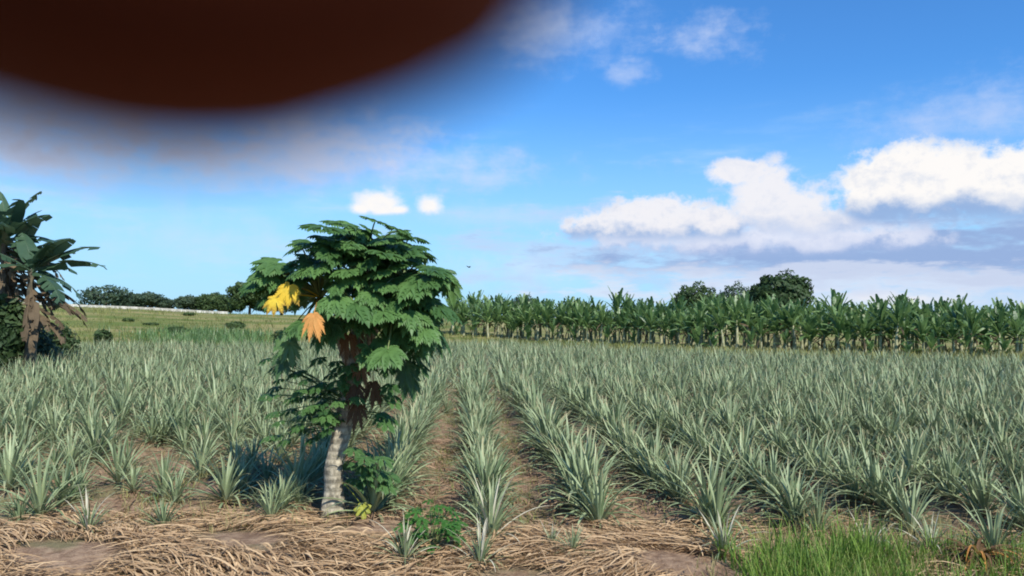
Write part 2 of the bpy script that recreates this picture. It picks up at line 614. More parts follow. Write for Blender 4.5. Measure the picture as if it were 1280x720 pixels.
ORD = ['', 'first', 'second', 'third', 'fourth', 'fifth', 'sixth', 'seventh', 'eighth', 'ninth', 'tenth', 'eleventh', 'twelfth', 'thirteenth', 'fourteenth', 'fifteenth', 'sixteenth', 'seventeenth', 'eighteenth', 'nineteenth', 'twentieth']


def ordinal(n):
    if n <= 20: return ORD[n]
    tens = {2: 'twenty', 3: 'thirty', 4: 'forty', 5: 'fifty', 6: 'sixty', 7: 'seventy', 8: 'eighty', 9: 'ninety'}
    if n % 10 == 0: return tens[n // 10][:-1] + 'ieth'
    return tens[n // 10] + '-' + ORD[n % 10]


# ------------------------------------------------------------------ pineapple field
PAP = at(418, 645, 10.4)
protos = []
for k in range(12):
    A = pine_proto(32 + (k % 4) * 3, 7, 0.68 + 0.03 * (k % 3), 100 + k, spread=1.08 + 0.1 * (k % 5))
    protos.append((A.mesh('pineapple_leaves', M['pine']), dead_skirt(10, 0.5, 300 + k).mesh('dead_leaves', M['pine_dead'])))

spots = []
for i in range(-40, 42):
    c0 = ROW0 + i * ROW_D
    y = (9.3 if i < 4 else 8.5) + RNG.uniform(0, 0.4)
    while y < 60:
        y += 0.325 * RNG.uniform(0.7, 1.35)
        x = c0 - 0.05 * y + RNG.normal(0, 0.08 + 0.20 * min(1, max(0, (y - 15) / 14)) if i > -3 else 0.36)
        a = x / y
        if abs(a) > 0.70: continue
        if y > field_far(x, y) - 0.4: continue
        s = RNG.uniform(0.78, 1.18) * (0.8 if RNG.random() < 0.12 else 1.0)
        if RNG.random() < 0.04: continue
        s *= 1.0 + 0.20 * min(1, max(0, (y - 14) / 8))
        if i <= -2:                                   # the weaker, ragged left side
            edge = 9.25 + 0.35 * math.sin(x * 1.3) + (1.5 if -4.6 < x < -3.3 else 0)
            if y < edge: continue
            if y < 15:
                s *= RNG.uniform(0.65, 1.05)
                if RNG.random() < (0.05 if y > 10.8 else 0.25): continue
            else: s *= 0.95
        elif i >= 4:
            if y < 9.3 + 0.3 * math.sin(i * 2.1) - 0.12 * (i - 4): continue
        elif i == 2 and y < 9.6: continue
        elif i == -1:
            if y < 10.3: continue
            s *= 0.95
        elif i == 0: s *= 0.92
        if math.hypot(x - PAP.x, y - PAP.y) < 0.42: continue
        spots.append((y, x, i, s))
spots.sort()
view = [q for q in spots if abs(q[1] / q[0]) < 0.66]
near = view[:296]
near_set = set(near)
rest = [q for q in spots if q not in near_set]

# the few plants standing apart in front of the rows
extra = [(8.75, at(1244, 700, 8.75).x, 'tall upright pineapple plant at the right edge behind the collapsed dead plant', 0.86),
         (8.9, at(1085, 690, 8.9).x, 'small pineapple sucker among the dry grass right of the green grass', 0.5),
         (9.0, at(1165, 690, 9.0).x, 'small ragged pineapple sucker between the dry grass and the dead plant', 0.55),
         (8.8, at(905, 700, 8.8).x, 'thin pineapple sucker just left of the bright green grass', 0.6),
         (8.9, at(690, 700, 8.9).x, 'tiny pineapple sucker at the foot of the third row right of the papaya', 0.3),
         (9.35, at(110, 670, 9.35).x, 'pale straggling pineapple plant standing alone in the straw near the left edge', 0.55),
         (9.6, at(205, 660, 9.6).x, 'ragged low pineapple plant at the straw edge, second from the left edge', 0.6),
         (9.15, at(612, 690, 9.15).x, 'pale half-bleached pineapple plant right of the green weed, nearest of its row', 0.80),
         (8.35, at(600, 735, 8.35).x, 'small tan pineapple sucker at the bottom edge below the bleached plant', 0.50),
         (8.3, at(505, 735, 8.3).x, 'small drooping pineapple sucker in the straw left of the green weed', 0.50),
         (8.6, at(715, 715, 8.6).x, 'small pineapple sucker in the straw right of the bleached plant', 0.42)]


def put_pine(k, x, y, s, label, group='pineapple plants of the near rows', pale=False):
    me_a, me_b = protos[k]
    rz = random.uniform(0, 6.283)
    o = link('pineapple_plant', me_a)
    o.location = (x, y, float(gh(x, y)) - 0.01)
    o.rotation_euler = (random.uniform(-0.10, 0.10), random.uniform(-0.10, 0.10), rz)
    sh = s * random.uniform(0.94, 1.08)
    o.scale = (s, s, sh)
    tag(o, label, 'pineapple plant', group)
    d = link('dead_leaves', me_b, o)
    d['label'] = 'brown withered leaves round the foot'
    return o


rows = {}
for q in near: rows.setdefault(q[2], []).append(q)
for i, lst in rows.items():
    lst.sort()
    for j, (y, x, _, s) in enumerate(lst):
        kk = i + 2 if i >= -1 else -1 - i
        side = 'right' if i >= -1 else 'left'
        lab = f'pineapple plant {ordinal(j + 1)} from the near end of the {ordinal(kk)} row {side} of the papaya'
        put_pine(random.randrange(12), x, y, s, lab)
palemesh = pine_proto(16, 7, 0.9, 999, spread=1.2)
for n_, (y, x, lab, s) in enumerate(extra):
    o = put_pine(random.randrange(12), x, y, s, lab, None)
    if n_ in (1, 2, 3, 4, 5, 7, 8, 9):
        pl = pine_proto(9 if n_ < 8 else 12, 7, 0.95, 990 + n_, spread=1.15).mesh('bleached_leaves', M['pine_pale'])
        d = link('bleached_leaves', pl, o)
        d['label'] = 'bleached straw-coloured leaves among the green'

lod1 = [pine_proto(24, 4, 0.72, 500 + k, 0.5, 1.1).arrays() for k in range(8)]
lod2 = [pine_proto(14, 3, 0.74, 600 + k, 0.0, 1.0).arrays() for k in range(8)]
for q in range(8):                                   # fewer, broader leaves far off
    V_, F_, a, t = lod2[q]
    lod2[q] = (V_, F_, a, t)
A = Acc()
for (y, x, i, s) in rest:
    src = (lod1 if y < 24 else lod2)[random.randrange(8)]
    V2 = xform(src[0], random.uniform(0, 6.28), s * (1.0 if y < 24 else 1.08), (x, y, float(gh(x, y))), (random.uniform(-.1, .1), random.uniform(-.1, .1)))
    A.add(V2, src[1], np.clip(src[2] * 0.75 + random.uniform(-0.05, 0.3), 0, 1), src[3])
tag(link('pineapple_field', A.mesh('pineapple_field', M['pine'])), 'grey-green pineapple rows merging into one mass beyond the nearest plants', 'pineapple plants', kind='stuff')

# ------------------------------------------------------------------ litter, straw, grass
def strand_mass(name, n, region, mat, Lr, wr, layers, label, cat, flow=0.35, lift=0.05):
    A = Acc()
    cnt = 0
    while cnt < n:
        x, y = region()
        if x is None: continue
        ang = flow * math.sin(x * 0.9 + y * 1.7) + 0.35 * math.sin(x * 2.3 - y) + random.gauss(0, 0.30) + (0 if random.random() < 0.8 else random.uniform(-1.4, 1.4))
        L = random.uniform(*Lr)
        k = 7
        ts = np.linspace(-0.5, 0.5, k)
        bend = random.gauss(0, 0.55)
        a = ang + bend * ts
        dx = np.cumsum(np.cos(a)) * L / k; dy = np.cumsum(np.sin(a)) * L / k
        px, py = x + dx - dx[k // 2], y + dy - dy[k // 2]
        top = random.random() ** 2 * layers
        z = gh(px, py) + 0.008 + top + random.random() * lift * (1 - (2 * ts) ** 2)
        path = np.stack([px, py, z], 1)
        side = np.stack([-np.sin(a), np.cos(a), np.full(k, random.uniform(-0.5, 0.5))], 1)
        w = random.uniform(*wr) * (1 - 0.6 * np.abs(2 * ts) ** 2)
        V_, F_, t = ribbon(path, w, side, 0.3)
        A.add(V_, F_, random.random(), t)
        cnt += 1
    return tag(link(name, A.mesh(name, mat)), label, cat, kind='stuff')


def reg_front():
    y = random.uniform(6.2, 10.6)
    x = random.uniform(-0.72, 0.72) * y
    far = 9.5 + 0.5 * math.sin(x * 1.1) + (0.6 if x < -2.5 else 0)
    if x > 2.2 and random.random() < 0.45: return None, None
    if y > far and random.random() < 0.8: return None, None
    if math.sin(x * 1.9 + 1.0) * math.sin(y * 2.6 + x) > 0.34: return None, None
    return x, y


def reg_rows():
    y = random.uniform(9.8, 19)
    x = random.uniform(-0.6, 0.45) * y
    if random.random() < 0.4:
        x = random.uniform(-3.2, 2.5); y = random.uniform(9.8, 17)
    return x, y


strand_mass('straw', 14000, reg_front, M['straw'], (0.08, 0.8), (0.004, 0.024), 0.09, 'tan dry straw lying in swathes along the near edge of the field', 'straw', flow=0.5, lift=0.07)
strand_mass('leaf_litter', 5200, reg_rows, M['pine_dead'], (0.12, 0.5), (0.008, 0.026), 0.03, 'brown leaf litter scattered on the soil between the pineapple rows', 'leaf litter', flow=1.4, lift=0.05)


def grass_mass(name, items, mat, label, kind_='stuff', cat='grass', patch=None):
    """items: (x, y, blades, height, spread, blade width, lean)"""
    A = Acc()
    for (x, y, nb, h, sp_, bw, lean) in items:
        for _ in range(nb):
            rr = sp_ * math.sqrt(random.random()); q = random.uniform(0, 6.283)
            bx, by = x + rr * math.cos(q), y + rr * math.sin(q)
            path, side, up, ts = arc_path(random.uniform(0, 6.283), h * random.uniform(0.55, 1.15), R(random.uniform(62, 89)), random.uniform(0.2, lean), 5, 0, 1.5)
            path = path + np.array([bx, by, float(gh(bx, by)) - 0.01])
            w = bw * (1 - ts ** 1.5) + bw * 0.08
            V_, F_, t = ribbon(path, w, side)
            A.add(V_, F_, random.random() if patch is None else min(1, max(0, patch(x, y) + random.uniform(-.22, .22))), t)
    return tag(link(name, A.mesh(name, mat)), label, cat, kind=kind_)


it = []
for _ in range(210):                                   # bright green clump at the bottom right
    px = random.gauss(1030, 46); yy = random.uniform(7.1, 8.7)
    it.append((at(px, 600, yy).x, yy, random.choice([4, 10, 16]), random.uniform(0.25, 0.72), 0.10, 0.016, 0.9))
for _ in range(170):
    yy = random.uniform(7.0, 9.0); px = random.uniform(1060, 1290)
    it.append((at(px, 600, yy).x, yy, 9, random.uniform(0.22, 0.5), 0.12, 0.014, 1.1))
for _ in range(26):
    yy = random.uniform(7.0, 8.6); px = random.uniform(925, 985)
    it.append((at(px, 600, yy).x, yy, 7, random.uniform(0.3, 0.5), 0.10, 0.012, 1.0))
grass_mass('grass', it, M['grass'], 'bright green grass growing thickly at the bottom right edge')
it = []
for _ in range(170):
    yy = random.uniform(7.2, 9.4); px = random.gauss(1120, 80)
    it.append((at(px, 600, yy).x, yy, 9, random.uniform(0.15, 0.36), 0.12, 0.010, 1.6))
for _ in range(190):
    yy = random.uniform(7.2, 10.6); px = random.uniform(880, 1290)
    it.append((at(px, 600, yy).x, yy, 7, random.uniform(0.12, 0.3), 0.2, 0.010, 1.9))
for _ in range(240):
    yy = random.uniform(9.4, 15); x = random.uniform(-0.62, -0.25) * yy
    it.append((x, yy, 7, random.uniform(0.12, 0.3), 0.15, 0.010, 1.6))
grass_mass('dry_grass', it, M['grass_dry'], 'yellowing dry grass between the green grass and the pineapple rows')
it = []
for _ in range(1300):                                   # low green weeds on the soil between rows
    i = random.choice([-4, -3, -2, -1, 0, 1, 2, 3])
    yy = random.uniform(10, 38)
    x = ROW0 + (i + 0.5) * ROW_D - 0.05 * yy + random.gauss(0, 0.2)
    it.append((x, yy, 10, random.uniform(0.06, 0.22), 0.18, 0.012, 1.8))
grass_mass('weeds', it, M['meadow'], 'low olive weeds creeping over the soil between the rows', cat='weeds')

it = []
for _ in range(5200):                                  # meadow on the left bank and the verge before the bananas
    a = random.uniform(-0.70, 0.68)
    f0 = float(field_far(a, 1))
    if a < -0.02:
        Y0 = f0 + 100 * random.random() ** 1.6
    else: Y0 = f0 + random.uniform(0, 24)
    x = a * Y0
    nn_ = math.sin(x * 0.21 + 1) + math.sin(Y0 * 0.17 + x * 0.1)
    it.append((x, Y0, 6, random.uniform(0.25, 0.55) + (0.22 if nn_ > 0.8 else 0), 0.8, 0.07, 0.9))
grass_mass('meadow_grass', it, M['meadow'], 'rough olive meadow grass on the far bank and along the banana plants', cat='grass', patch=lambda x, y: 0.5 + 0.25 * math.sin(x * 0.16 + 0.05 * y) + 0.25 * math.sin(y * 0.13 - x * 0.07 + 1.0) + (0.35 if x > -4 else 0))
it = []
for _ in range(420):                                   # taller, darker stand of grass left of the papaya
    px = random.gauss(262, 44); Y0 = random.uniform(58, 84)
    it.append((at(px, 400, Y0).x, Y0, 9, random.uniform(0.7, 1.25), 0.8, 0.07, 0.8))
grass_mass('tall_grass', it, M['banana'], 'tall darker green grass standing in the meadow left of the papaya')


# ------------------------------------------------------------------ papaya
def papaya_leaf(A, pos, head, nrm, size, var, droop=0.5, nl=9):
    """one palmate, deeply lobed blade"""
    h = Vector(head).normalized(); n = Vector(nrm).normalized()
    s = n.cross(h).normalized(); n = h.cross(s).normalized()
    h, s, n = np.array(h), np.array(s), np.array(n)
    for j in range(nl):
        a = (j - (nl - 1) / 2) / ((nl - 1) / 2) * R(142) + random.uniform(-0.08, 0.08)
        L = size * (0.62 - 0.24 * abs(a) / 2.5) * random.uniform(0.88, 1.1)
        d = h * math.cos(a) + s * math.sin(a)
        sd = np.cross(n, d)
        k = 8
        ts = np.linspace(0, 1, k)
        path = pos + np.outer(ts * L, d) - np.outer((ts ** 2) * L * droop * random.uniform(0.7, 1.3), np.array([0, 0, 1.0])) + np.outer(np.sin(ts * 2.2) * L * 0.06, n)
        prof = np.array([0.10, 0.20, 0.22, 0.34, 0.36, 0.26, 0.20, 0.02]) * L * 0.95
        V_, F_, t = ribbon(path, prof, np.tile(sd, (k, 1)), 0.30, np.tile(n, (k, 1)))
        A.add(V_, F_, np.clip(var + random.uniform(-0.14, 0.14), 0, 1), t * 0.6)
        for m_ in (3, 4, 5):                            # pointed side lobes
            for sg in (-1, 1):
                d2 = d * 0.75 + sd * sg * 0.75
                p0 = path[m_]
                l2 = L * (0.34, 0.30, 0.22)[m_ - 3]
                t2 = np.linspace(0, 1, 4)
                pth = p0 + np.outer(t2 * l2, d2) - np.outer(t2 ** 2 * l2 * (0.35 + droop * 0.6), np.array([0, 0, 1.0]))
                sd2 = np.cross(n, d2)
                V_, F_, t = ribbon(pth, np.array([0.16, 0.15, 0.09, 0.005]) * L, np.tile(sd2, (4, 1)), 0.2, np.tile(n, (4, 1)))
                A.add(V_, F_, np.clip(var + random.uniform(-0.14, 0.14), 0, 1), t * 0.6)


def petiole(A, p0, p1, sag=0.1, r=0.011, var=0.5):
    ts = np.linspace(0, 1, 6)
    p = np.outer(1 - ts, p0) + np.outer(ts, p1)
    p[:, 2] += np.sin(ts * math.pi) * sag
    V_, F_, t = tube(p, r * (1.25 - 0.5 * ts), 5)
    A.add(V_, F_, var, t)


random.seed(21)
pap = empty('papaya_tree', (PAP.x, PAP.y, float(gh(PAP.x, PAP.y))))
tag(pap, 'papaya tree with pale ringed trunk, dense dark crown and two yellowed leaves', 'papaya tree')
PO = np.array(pap.location)
YP = PAP.y


def pp(px, py, dy=0.0):
    return np.array(at(px, py, YP + dy)) - PO


trunk_pts = [pp(416, 655), pp(416, 640), pp(417, 600), pp(422, 560), pp(432, 515), pp(441, 475), pp(446, 435), pp(450, 395), pp(457, 355), pp(460, 325)]
trunk_pts[0][2] = -0.05
A = Acc()
# resampled so that leaf-scar rings and swellings have real relief
tp = np.array(trunk_pts)
s_ = np.linspace(0, len(tp) - 1, 90)
fine = np.stack([np.interp(s_, range(len(tp)), tp[:, k]) for k in range(3)], 1)
rad = np.interp(s_, range(len(tp)), [0.165, 0.150, 0.125, 0.110, 0.118, 0.120, 0.090, 0.08, 0.07, 0.045])
rad = rad * (1 + 0.012 * np.sin(np.arange(90) * 1.55) + 0.05 * np.sin(np.arange(90) * 0.63))
V_, F_, t = tube(fine, rad, 20)
V_ = V_ + np.stack([0.013 * np.sin(V_[:, 2] * 7 + V_[:, 1] * 22), 0.010 * np.sin(V_[:, 2] * 9 + V_[:, 0] * 19), 0 * V_[:, 2]], 1)
A.add(V_, F_, 0.5, t)
for q in [(pp(441, 470), pp(425, 425, -0.1), pp(405, 395, -0.15), pp(398, 375, -0.15)),
          (pp(444, 450), pp(470, 410, 0.1), pp(492, 385, 0.1), pp(500, 355, 0.1))]:
    V_, F_, t = tube(np.array(q), [0.07, 0.06, 0.05, 0.035], 10)
    A.add(V_, F_, 0.5, t)
trunk = link('trunk', A.mesh('trunk', M['papaya_bark']), pap)

apex = [pp(460, 330), pp(400, 372, -0.15), pp(500, 352, 0.1), pp(448, 345, 0.15)]
leafA, petA = Acc(), Acc()
blobs = [  # (px, py, half width px, half height px, leaves)
    (472, 296, 48, 14, 14), (430, 312, 48, 16, 12), (372, 336, 36, 16, 11), (350, 362, 22, 10, 5), (498, 322, 34, 20, 12),
    (540, 350, 16, 16, 7), (538, 380, 14, 12, 4), (470, 346, 46, 20, 12), (505, 380, 34, 20, 11), (462, 378, 34, 14, 6), (528, 405, 14, 16, 5),
    (500, 406, 38, 14, 6), (526, 420, 18, 8, 3), (478, 432, 22, 10, 4), (396, 400, 16, 14, 4), (372, 372, 20, 10, 4), (440, 400, 26, 12, 5), (485, 360, 50, 24, 10), (455, 318, 55, 16, 9), (548, 352, 6, 8, 2), (405, 340, 26, 12, 6), (352, 342, 16, 10, 3), (445, 335, 44, 24, 9)]
for (bx, by, hw, hh, n) in blobs:
    for _ in range(int(n * 1.45)):
        ang = random.uniform(0, 6.283); rr = math.sqrt(random.random())
        px, py = bx + hw * rr * math.cos(ang), by + hh * rr * math.sin(ang)
        dy = random.uniform(-1.0, 0.9) * math.sqrt(max(0.15, 1 - ((px - 450) / 150) ** 2))
        p = pp(px, py, 0); p[1] += dy
        p = p * 1.0
        ap = min(apex, key=lambda q_: np.linalg.norm(q_ - p) + random.random() * 0.3)
        out = p - ap; out[2] = 0
        out = out / (np.linalg.norm(out) + 1e-6)
        low_ = (by - 300) / 150
        nrm = np.array([out[0] * (0.35 + 0.7 * max(0, low_)), out[1] * (0.35 + 0.7 * max(0, low_)), 1.0]) + np.array([random.gauss(0, 0.38), random.gauss(0, 0.34) - 0.42, 0])
        hd = np.array([out[0], out[1], -0.12 - 0.6 * max(0, low_)])
        papaya_leaf(leafA, p, hd, nrm, random.uniform(0.32, 0.64), random.random(), random.uniform(0.05, 0.35) + 0.35 * max(0, low_))
        petiole(petA, ap, p, random.uniform(0.02, 0.15), var=random.random())
crown = link('crown', leafA.mesh('crown', M['papaya']), pap)
link('petioles', petA.mesh('petioles', M['petiole']), crown)

# side shoots low on the trunk
shoots = [(440, 470, 24, 26, 10, pp(441, 470), 0.30, 'leafy shoot across the upper trunk'), (508, 462, 22, 24, 8, pp(492, 400), 0.30, 'spray hanging below the right side of the crown'),
          (380, 480, 40, 34, 34, pp(437, 505), 0.25, 'leafy side shoot left of the trunk'), (386, 525, 38, 24, 24, pp(430, 535), 0.24, 'lower side shoot spreading left'),
          (418, 500, 22, 26, 14, pp(434, 520), 0.22, 'short shoot in front of the trunk'), (462, 580, 24, 24, 18, pp(424, 585), 0.30, 'bright green shoot right of the trunk'),
          (476, 515, 24, 22, 9, pp(434, 520), 0.26, 'small shoot right of the trunk')]
for (bx, by, hw, hh, n, root, sz, lab) in shoots:
    A = B = Acc()
    for _ in range(n):
        p = pp(bx + random.uniform(-hw, hw), by + random.uniform(-hh, hh)); p[1] += random.uniform(-0.45, 0.12)
        out = p - root; out /= np.linalg.norm(out) + 1e-6
        papaya_leaf(A, p, np.array([out[0], out[1] - 0.2, -0.35]), np.array([out[0] * 0.5, -0.4, 0.9]), sz * random.uniform(0.8, 1.15), random.random(), 0.35, 7)
        petiole(B, root, p, 0.04, 0.006)
    so = link('side_shoot', A.mesh('side_shoot', M['papaya_light'] if 'bright' in lab or 'leafy' in lab else M['papaya']), pap)
    so['label'] = lab


def single_leaves(name, items, mat, lab, size, droop, nrm=(0.0, -1.0, 0.35)):
    for (px, py, dy, hx) in items:
        A = Acc()
        p = pp(px, py); p[1] += dy
        papaya_leaf(A, p, np.array([hx, -0.2, -1.0]), np.array(nrm) + np.array([random.gauss(0, .2), 0, 0]), size * random.uniform(0.85, 1.15), random.random(), droop, 8)
        petiole(A, apex[1] if px < 430 else apex[0], p, 0.04, 0.008)
        o = link(name, A.mesh(name, mat), pap)
        o['label'] = lab


single_leaves('yellow_leaf', [(384, 362, -0.85, -0.3)], M['yellow'], 'large yellow leaf hanging on the left', 0.30, 0.6)
single_leaves('yellow_leaf', [(370, 376, -0.9, -0.4)], M['yellow'], 'smaller yellow leaf below the large one', 0.26, 0.5)
single_leaves('orange_leaf', [(424, 394, -1.35, 0.1)], M['orange'], 'curled orange-brown leaf in the middle', 0.27, 1.0)
single_leaves('dry_leaf', [(458, 455, -0.35, 0.1), (452, 480, -0.30, -0.2), (440, 420, -0.2, 0.2), (470, 478, -0.2, 0.3), (430, 405, -0.3, 0), (412, 392, -0.2, -0.2), (452, 505, -0.25, 0.1)], M['brown'], 'withered brown leaf hanging against the trunk', 0.30, 0.9)
single_leaves('hanging_leaf', [(378, 428, -0.6, -0.1), (368, 440, -0.5, 0.1), (372, 418, -0.5, 0.1), (512, 455, -0.4, 0.2), (516, 468, -0.3, -0.1), (545, 418, -0.3, 0.3), (562, 352, 0.0, 0.6), (556, 342, 0.1, 0.5)], M['papaya'], 'dark green leaf hanging from the crown', 0.36, 0.6)
A = Acc()
p = pp(458, 628); p[1] -= 0.25
papaya_leaf(A, p, np.array([0.2, -0.3, -1]), np.array([0, -1, 0.4]), 0.24, 0.8, 0.2, 7)
petiole(A, pp(424, 600), p, 0.03, 0.005)
o = link('yellow_leaf', A.mesh('yellow_leaf', leaf_mat('lime_leaf', (0.30, 0.34, 0.04), (0.50, 0.50, 0.08))), pap)
o['label'] = 'small lime-yellow leaf near the foot of the trunk'


# ------------------------------------------------------------------ bananas
def banana_leaf(A, p0, phi, L, e0, drop, w, tatter, var, n=10, twist=0.0):
    path, side, up, ts = arc_path(phi, L, e0, drop, n + 1, twist, 1.5)
    path = path + p0
    prof = w * np.clip(np.sin(np.pi * np.clip((ts - 0.10) / 0.95, 0, 1)) ** 0.55, 0.0, 1) * (ts > 0.1) + 0.03
    for sg in (-1, 1):
        for i in range(n):
            torn = i == 0 or random.random() < tatter * 0.35
            if torn: q = random.random() ** 1.5 * tatter * 1.1
            hang = 0.15 + q                               # a strip between two tears hangs at its own angle
            a, b_ = path[i], path[i + 1]
            off = lambda k_: side[k_] * sg * prof[k_] * 0.5 * math.cos(min(1.35, hang)) - np.array([0, 0, 1.0]) * prof[k_] * 0.5 * math.sin(min(1.35, hang)) + up[k_] * 0.10 * prof[k_]
            gap = 0.0
            o1, o2 = off(i), off(i + 1)
            m1 = a + (b_ - a) * gap * 0.5; m2 = b_ - (b_ - a) * gap * 0.5
            if torn: o1 = o1 + (b_ - a) * 0.30
            V_ = np.array([a, b_, m2 + o2, m1 + o1])
            A.add(V_, np.array([[0, 1, 2, 3]]), np.clip(var + random.uniform(-0.12, 0.12), 0, 1), np.array([ts[i] * .9, ts[i + 1] * .9, ts[i + 1] * .9, ts[i] * .9]))
    V_, F_, t = tube(path, 0.028 * (1.1 - 0.8 * ts) * (L / 2), 4)
    A.add(V_, F_, min(1, var + 0.5), t * 0.5)


def banana_proto(seed, H, nl, L, w, leaf_mat_, stem_mat, tat=0.8, dead=3, sep=False, seg=8):
    random.seed(seed)
    root = empty('banana_plant')
    lean = random.uniform(-0.10, 0.10)
    pts = [(lean * H * q * q, 0, H * q) for q in (0, 0.3, 0.65, 1.0)]
    pts[0] = (0, 0, -0.2)
    V_, F_, t = tube(np.array(pts), [0.15 * H / 2, 0.12 * H / 2, 0.09 * H / 2, 0.05 * H / 2], 8)
    link('pseudostem', make_mesh('pseudostem', V_, F_, stem_mat, np.full(len(V_), .5), t), root)
    top = np.array(pts[-1])
    A = Acc()
    a0 = random.uniform(0, 6.28)
    for i in range(nl):
        q = i / nl
        args = (top - np.array([0, 0, 0.9 * q * q]), a0 + i * 2.4 + random.uniform(-0.3, 0.3), L * random.uniform(0.8, 1.1), R(86 - 40 * q + random.uniform(-8, 8)), R(22 + 80 * q * q) * random.uniform(0.7, 1.2), w * random.uniform(0.85, 1.1), tat, random.random(), seg)
        if sep:
            B = Acc(); banana_leaf(B, *args)
            link('leaf', B.mesh('leaf', leaf_mat_), root)
        else: banana_leaf(A, *args)
    if not sep: link('crown', A.mesh('crown', leaf_mat_), root)
    B = Acc()
    for i in range(dead):
        banana_leaf(B, top - np.array([0, 0, 0.3]), random.uniform(0, 6.28), L * 0.8, R(-20 + random.uniform(-20, 30)), R(62), w * 0.5, 1.2, random.random(), 6)
    if dead:
        d = link('dead_leaves', B.mesh('dead_leaves', M['banana_dead']), root)
        d['label'] = 'brown dead leaves hanging down the stem'
    return root


def copy_tree(root, loc, rz, s, label, group, tilt=0.0):
    r = root.copy(); COL.objects.link(r)
    r.location = loc; r.rotation_euler = (tilt, 0, rz); r.scale = s
    for ch in root.children:
        c_ = ch.copy(); COL.objects.link(c_); c_.parent = r
    tag(r, label, 'banana plant', group)
    return r


# front line of the plantation: pixel x -> depth
bx_ = [575, 640, 700, 780, 860, 900, 1000, 1100, 1200, 1300]
bY_ = [96, 92, 86, 78, 70, 67, 63, 60, 58, 56]
bprotos = [banana_proto(920 + k, 0.75 + 0.3 * k, 8, 1.7 + 0.2 * k, 0.50, M['banana'], M['pseudostem'], 0.7, 1) for k in range(3)]
bprotos += [banana_proto(900 + k, 1.9 + 0.2 * (k % 4), 16 + k % 3, 2.15 + 0.12 * (k % 3), 0.42, M['banana'], M['pseudostem'], 0.8 + 0.1 * (k % 3), 1 + k % 2) for k in range(9)]
used = set()
random.seed(5)
front = []
px = 566.0
while px < 1300:
    Yb = float(np.interp(px, bx_, bY_)) + random.uniform(-0.8, 0.8)
    front.append((px, Yb))
    px += random.uniform(13, 20) * (62 / Yb) ** 0.6
nF = len(front)
young = []
px = 570.0
while px < 1300:
    young.append((px, float(np.interp(px, bx_, bY_)) - random.uniform(0.6, 2.2)))
    px += random.uniform(16, 50)


def place_banana(px_, Yb, s, label, group, young=False):
    k = random.randrange(3) if young else random.randrange(3, len(bprotos))
    x = at(px_, 420, Yb).x
    loc = (x, Yb, float(gh(x, Yb)))
    s *= float(np.interp(Yb, [56, 66, 96], [0.80, 0.93, 1.02]))
    hs_ = s * random.uniform(0.80, 1.15)
    if k not in used:
        used.add(k)
        r = bprotos[k]; r.location = loc; r.rotation_euler = (0, 0, random.uniform(0, 6.28)); r.scale = (s, s, hs_)
        tag(r, label, 'banana plant', group)
    else:
        copy_tree(bprotos[k], loc, random.uniform(0, 6.28), (s, s, hs_), label, group, random.uniform(-.05, .05))


for j, (px_, Yb) in enumerate(front):
    n = nF - j
    place_banana(px_, Yb, random.uniform(0.78, 1.10), f'banana plant in the front line of the plantation, {ordinal(n)} from its right end', 'banana plants in the front line')
for j, (px_, Yb) in enumerate(young):
    place_banana(px_, Yb, random.uniform(0.6, 1.0), f'low young banana plant before the plantation front, {ordinal(len(young) - j)} young one from the right', 'young banana plants along the plantation edge', True)
for row in range(1, 5):
    px = 560.0 + random.uniform(0, 10)
    while px < 1310:
        Yb = float(np.interp(px, bx_, bY_)) + row * 2.6 + random.uniform(-1, 1)
        place_banana(px, Yb, random.uniform(0.9, 1.16), 'banana plant in the crowded back of the plantation, only leaf tops showing', 'banana plants behind the front line')
        px += random.uniform(15, 23) * (62 / Yb) ** 0.6

# large dark bananas at the left edge
random.seed(77)
big = [(4, 32, 5.6, 'dark banana plant at the left edge with tall torn leaves, largest of the clump'),
       (38, 31, 4.2, 'shorter dark banana plant at the left with leaves reaching out to the right'),
       (14, 32.5, 4.6, 'dark banana plant standing between the tallest and the shortest of the left clump'),
       (-40, 33.5, 4.2, 'dark banana plant mostly outside the left edge, behind the clump')]
leafset = {
    0: [(72, 0.35, 2.4), (86, 2.6, 2.1), (60, 0.9, 1.9), (40, -0.3, 2.5), (76, 4.2, 2.2), (50, 3.4, 2.3), (15, 0.1, 2.3), (30, 5.2, 2.4), (0, -0.6, 2.2), (-20, 0.4, 2.0), (10, 4.3, 2.2), (65, -0.7, 2.0)],
    1: [(38, 0.0, 2.9), (24, 0.12, 2.9), (50, -0.15, 2.3), (66, 0.4, 1.7), (55, -0.5, 1.8), (75, 2.6, 1.8), (40, 3.7, 2.1), (-8, 0.3, 2.2), (-10, -0.5, 2.1), (20, 4.6, 2.1), (-30, 0.1, 1.8)],
    2: [(82, 1.0, 2.3), (70, -0.3, 2.4), (45, 0.2, 2.5), (30, -0.5, 2.4), (55, 3.3, 2.0), (15, 0.4, 2.4), (5, -0.2, 2.2), (-15, 0.7, 2.0), (60, 4.7, 2.2), (35, 2.4, 2.0)],
    3: [(80, 0.2, 2.2), (60, -0.4, 2.3), (45, 0.5, 2.2), (60, 3.3, 2.2), (20, 4.6, 2.2), (20, -0.2, 2.2), (0, 0.3, 2.0)]}
